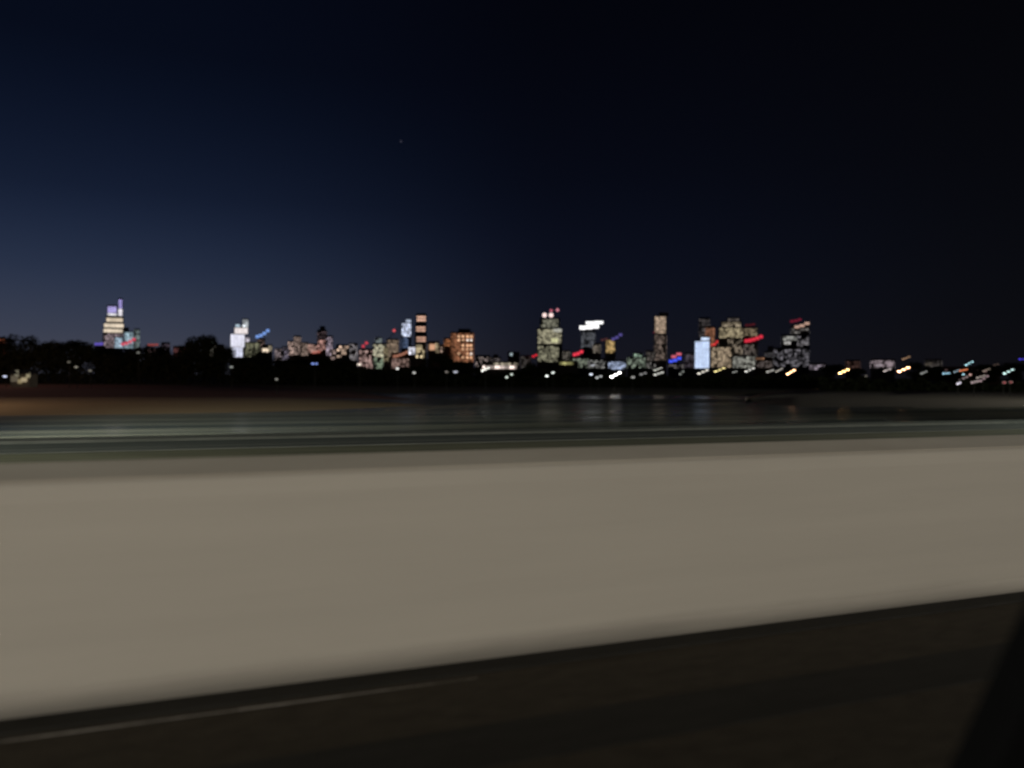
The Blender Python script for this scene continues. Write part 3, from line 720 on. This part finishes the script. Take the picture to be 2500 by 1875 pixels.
lamps=[
 (12,919,231,(150,155,175),1.0,1.6,'small bluish-white lamp at the foot of the cream pavilion',1,0),
 (168,884,231,(70,68,60),.8,1.2,'faint lamp high in the trees, third to the right of the pavilion',1,0),
 (186,896,231,(98,95,85),.9,1.3,'dim lamp half hidden in the trees between pavilion and violet-topped tower',1,0),
 (220,905,231,(85,82,74),.9,1.2,'dim lamp low in the trees under the small violet light',1,0),
 (337,861,231,(85,85,80),.8,1.2,'dim lamp in the treetops right of the red slanting sign',1,0),
 (565,896,231,(98,102,98),.9,1.3,'small grey lamp in the dark below the white tower',1,0),
 (768,888,231,(95,115,175),.9,2.2,'small blue lamp in the dark below the dark capped tower',2,0),
 (675,926,200,(90,90,85),.9,.9,'tiny white lamp lowest on the dark shore left of centre',1,0),
 (877,890,231,(185,172,160),1.0,1.6,'cream lamp among the low roofs under the red beacon',1,0),
 (970,900,231,(190,188,184),1.0,1.1,'white pinpoint lamp under the long salmon strip',1,0),
 (1011,910,231,(150,150,146),1.0,1.0,'white pinpoint lamp lowest under the three-crowned tower',1,0),
 (1112,908,231,(130,132,142),1.0,1.6,'grey lamp under the brown apartment block',1,0),
 (1090,908,231,(90,85,80),.8,1.0,'faint lamp just left of the grey one under the brown block',1,0),
 (1185,905,231,(225,225,215),1.2,2.6,'bright white lamp at the left end of the pinkish terrace',3,.8),
 (1237,921,236,(165,175,165),1.1,1.0,'left one of the two close pinpoint lamps under the pinkish terrace',1,0),
 (1249,914,236,(150,160,150),1.1,1.0,'right one of the two close pinpoint lamps under the pinkish terrace',1,0),
 (1335,918,236,(205,212,205),1.2,1.1,'left one of the two white lamps below the grey-green tower',1,0),
 (1350,910,236,(180,188,182),1.1,1.1,'right and higher of the two white lamps below the grey-green tower',1,0),
 (1443,914,236,(180,188,200),1.1,1.2,'bluish-white lamp left of the brightest white floodlight, the higher one',1,0),
 (1462,922,236,(145,148,148),1.0,2.2,'pale lamp pair nestled left of the brightest white floodlight',2,.4),
 (1503,920,300,WH,3.0,4.4,'brightest white floodlight mast, by the blue-grey glass block',3,1.6),
 (1447,892,700,(165,168,178),1.0,4.5,'round pale lamp above the bluish-white one',1,0),
 (1545,921,231,(115,115,112),1.0,1.4,'dim lamp right of the brightest white floodlight',1,0),
 (1570,914,300,(110,110,110),1.0,3,'dim grey lamp pair midway between the two white floodlights',2,.5),
 (1606,904,420,(185,185,175),1.1,5,'upper pale floodlight bar under the slender tan-topped tower',3,1.2),
 (1608,915,330,(190,190,182),1.1,4.5,'lower pale floodlight bar under the slender tan-topped tower',3,1.0),
 (1664,913,330,(120,125,120),1.0,2.2,'dim lamp under the blue and red sign',2,1.0),
 (1716,912,330,(205,200,188),1.2,5,'cream floodlight bar under the ice-blue slab tower',3,1.4),
 (1757,907,420,(240,222,150),1.3,6.5,'wide yellow floodlight mast right of the ice-blue slab tower',3,1.8),
 (1794,909,420,(120,122,118),1.0,3,'dim grey lamp right of the wide yellow floodlights',2,.4),
 (1830,907,400,(210,208,200),1.2,5.5,'cream floodlight bar below the wide red sign',3,1.6),
 (1880,908,400,(175,172,165),1.1,4,'left pale lamp bar under the dark stepped tower',3,.8),
 (1902,907,410,(165,160,152),1.1,4,'right pale lamp bar under the dark stepped tower',3,1.4),
 (1931,913,330,(255,190,140),2.6,4,'small orange floodlight mast under the dark stepped tower',3,1.6),
 (2060,911,380,(255,205,130),3.0,5.6,'left one of the two orange floodlight masts on the right shore',3,1.7),
 (2114,918,380,(85,80,74),.9,1.5,'faint lamp between the two orange floodlight masts',1,0),
 (2146,893,600,(150,145,150),1.0,4,'pale lilac lamp above the white one left of the brighter orange mast',2,.6),
 (2166,906,400,(190,178,175),1.1,4.2,'white lamp bar just left of the brighter orange mast',3,1.0),
 (2206,907,380,(255,190,140),3.6,6.4,'right and brighter of the two orange floodlight masts',3,1.9),
 (2212,877,520,(165,130,100),1.0,6,'tan lamp bar high above the brighter orange mast',3,1.6),
 (2255,912,400,(150,152,148),1.0,3.6,'pale lamp right of the brighter orange mast',3,1.0),
 (2310,912,400,(150,195,215),1.1,4.2,'leftmost cyan lamp of the right-hand cluster',3,.2),
 (2336,908,430,(130,150,160),1.0,4,'dull blue lamp in the middle of the right-hand cluster',3,1.0),
 (2352,914,380,(160,205,215),1.1,1.4,'small cyan pinpoint lamp beneath the orange one in the right-hand cluster',1,0),
 (2352,905,400,(205,115,75),1.1,4.6,'orange lamp at the heart of the right-hand cluster',3,.6),
 (2369,915,380,(205,160,150),1.1,1.4,'small pink pinpoint lamp in the right-hand cluster',1,0),
 (2366,891,480,CY,1.3,5.6,'highest cyan lamp bar above the right-hand cluster',3,2.0),
 (2395,922,320,(135,125,118),1.0,4.2,'dim cream lamp bar low in the right-hand cluster',3,.8),
 (2341,937,222,(180,175,190),1.1,1.4,'lilac-white lamp lowest in the right-hand cluster',2,.3),
 (2380,934,224,(115,98,102),1.0,2.4,'dull pink lamp beside the lilac-white one at the waterside',3,.4),
 (2462,912,400,(195,230,225),1.4,6.2,'bright white-cyan lamp bar nearest the right edge',3,2.0),
 (2452,934,226,(95,30,36),1.0,1.2,'left red lamp at the waterside near the right edge',1,0),
 (2468,933,226,(85,28,32),1.0,1.2,'right red lamp at the waterside near the right edge',1,0),
 (2408,906,430,(120,108,96),1.0,4.5,'dull tan lamp bar right of the highest cyan lamp',3,1.2),
 (2352,928,330,(130,112,112),1.0,4.2,'dusky pink lamp bar just above the lilac-white waterside lamp',3,1.4),
 (2402,930,260,(120,100,104),1.0,3.4,'mauve lamp bar low between the cluster and the two red lamps',3,1.6),
 (2428,893,520,(75,62,55),1.0,6,'faint brown lamp bar high between the two brightest cyan lamps',3,1.0),
 (2266,891,520,(85,78,66),1.0,5,'faint lamp bar above the pale lamp right of the brighter orange mast',3,1.0),
 (2494,877,520,(70,60,205),1.0,4.4,'blue-violet lamp high at the right edge',2,0),
]
for (px, py, D, rgb, s, w, lab, hd, rs) in lamps: lamp(px, py, D, rgb, s, w, lab, hd, rs)

# the one faint star
mb = MB(); mb.ball((0,0,0), 42, nu=12, nv=8)
o = mb.build('star', emit((50,50,62), 1), smooth=True); o.location = P(979, 345, 30000); tag(o, 'single faint star above the middle of the skyline', 'star')

# ------------------------------------------------------------ road lamps outside the picture
def road_lamp(x, y, zb, h, arm, col, watts, label, size=.35):
    e = empty('street_lamp', (x, y, zb)); tag(e, label, 'lamp', 'street lamps beside the road')
    m_ = MB(); m_.tube((0,0,0), (0,0,h), .12, .07, 10); m_.build('pole', M_steel, e)
    m_ = MB(); m_.tube((0,0,h-.1), (0,arm,h+.35), .05, .04, 8); m_.build('arm', M_steel, e)
    m_ = MB(); m_.box(-.16, .16, arm-.35, arm+.35, h+.32, h+.46); hd = m_.build('lamp_head', M_steel, e)
    m_ = MB(); m_.box(-.13, .13, arm-.3, arm+.3, h+.28, h+.318); m_.build('lens', emit((255,235,200), 4), hd)
    ld = bpy.data.lights.new('street_light', 'POINT'); ld.energy = watts; ld.color = col; ld.shadow_soft_size = size
    lo = bpy.data.objects.new('street_light', ld); COL.objects.link(lo); lo.location = (0, arm, h-.05); lo.parent = e
road_lamp(-27, -14.5, 0, 7.0, 1.6, (1,.945,.86), 25500, 'street lamp across the road behind the viewer, the one further back', 1.2)
road_lamp(32, -14.5, 0, 7.0, 1.6, (1,.945,.86), 12500, 'street lamp across the road behind the viewer, further along', 1.2)
road_lamp(-15, 15, ZV, 8.5, 2.5, (.90,1,.90), 3600, 'street lamp on the riverside verge beyond the left edge')
road_lamp(40, 15, ZV, 8.5, 2.5, (.90,1,.90), 3400, 'street lamp on the riverside verge beyond the right edge')
sp = G(-520, 100, -3.4)
road_lamp(sp.x, sp.y, -3.4, 11, 1.5, (1,.70,.50), 14500, 'orange street lamp on the sand bank beyond the left edge')
sp = G(-620, 235, -3.4)
road_lamp(sp.x, sp.y, -3.4, 11, 1.5, (1,.50,.36), 80000, 'reddish street lamp on the scrub beyond the left edge')
sp = G(3300, 150, -3.5)
road_lamp(sp.x, sp.y, -3.5, 10, 1.5, (1,.93,.78), 100000, 'street lamp on the shingle bank beyond the right edge')

def fill_mast(px, D, zg, h, aim, col, watts, label):  # unseen light masts added to brighten the river water
    p = G(px, D, zg); e = empty('fill_light_mast', p); tag(e, label, 'lamp', 'added masts brightening the river')
    m_ = MB(); m_.tube((0,0,0), (0,0,h), .2, .1, 10); m_.build('pole', M_steel, e)
    m_ = MB(); m_.box(-.6, .6, -.3, .3, h, h+.5); m_.build('floodlight', M_steel, e)
    ld = bpy.data.lights.new('fill_beam', 'SPOT'); ld.energy = watts; ld.color = col; ld.spot_size = math.radians(75); ld.spot_blend = 1; ld.shadow_soft_size = .4
    lo = bpy.data.objects.new('fill_beam', ld); COL.objects.link(lo); lo.parent = e; src = Vector((0, 0, h-.4)); lo.location = src
    lo.rotation_euler = (p+src-aim).to_track_quat('Z', 'Y').to_euler()
fill_mast(-700, 44, ZV-.3, 16, G(700, 95, ZW), (1,1,.90), 95000, 'added unseen light mast beyond the left edge, brightening the river')
fill_mast(4300, 46, ZV-.3, 16, G(1900, 85, ZW), (1,1,.90), 60000, 'added unseen light mast beyond the right edge, brightening the river')

# ------------------------------------------------------------ the viewer's own car: front window pillar
e = empty('car_window_pillar', P(2470, 1875, 1.25)); e.rotation_euler = (0, 0, -YAW)
tag(e, 'black slanting window pillar of the viewer\'s car in the lower right corner', 'car pillar')
k = 1.25/FP
def slab(name, pts_l, pts_r, y0, y1, m, par):
    mb = MB(); n = len(pts_l); a = []
    for (l, r) in zip(pts_l, pts_r):
        q = len(mb.v)
        mb.v += [(l[0]*k, y0+.012, l[1]*k), (l[0]*k+.012, y0, l[1]*k), (r[0]*k, y0, r[1]*k), (r[0]*k, y1, r[1]*k), (l[0]*k+.004, y1, l[1]*k)]
        a.append(q)
    for q, w in zip(a, a[1:]):
        for i in range(5):
            j = (i+1) % 5; mb.f.append((q+i, q+j, w+j, w+i)); mb.m.append(0)
    mb.f.append(tuple(a[0]+i for i in range(5))); mb.m.append(0)
    mb.f.append(tuple(a[-1]+i for i in reversed(range(5)))); mb.m.append(0)
    return mb.build(name, m, par, smooth=False)
# offsets from (2470,1875): x right, z up, in photo pixels at that distance
Lp = [(-124,-160),(-56,-10),(-15,80),(21,160),(57,240),(94,320),(142,420),(202,540),(310,740)]
Rp = [(500,-160),(520,-10),(520,80),(520,150),(530,225),(540,290),(560,380),(600,510),(700,720)]
slab('pillar_trim', Lp, Rp, 0, .09, M_black, e)
slab('rubber_seal', [(x-9, z) for x, z in Lp], [(x-.5, z) for x, z in Lp], .02, .05, M_rubber, e)
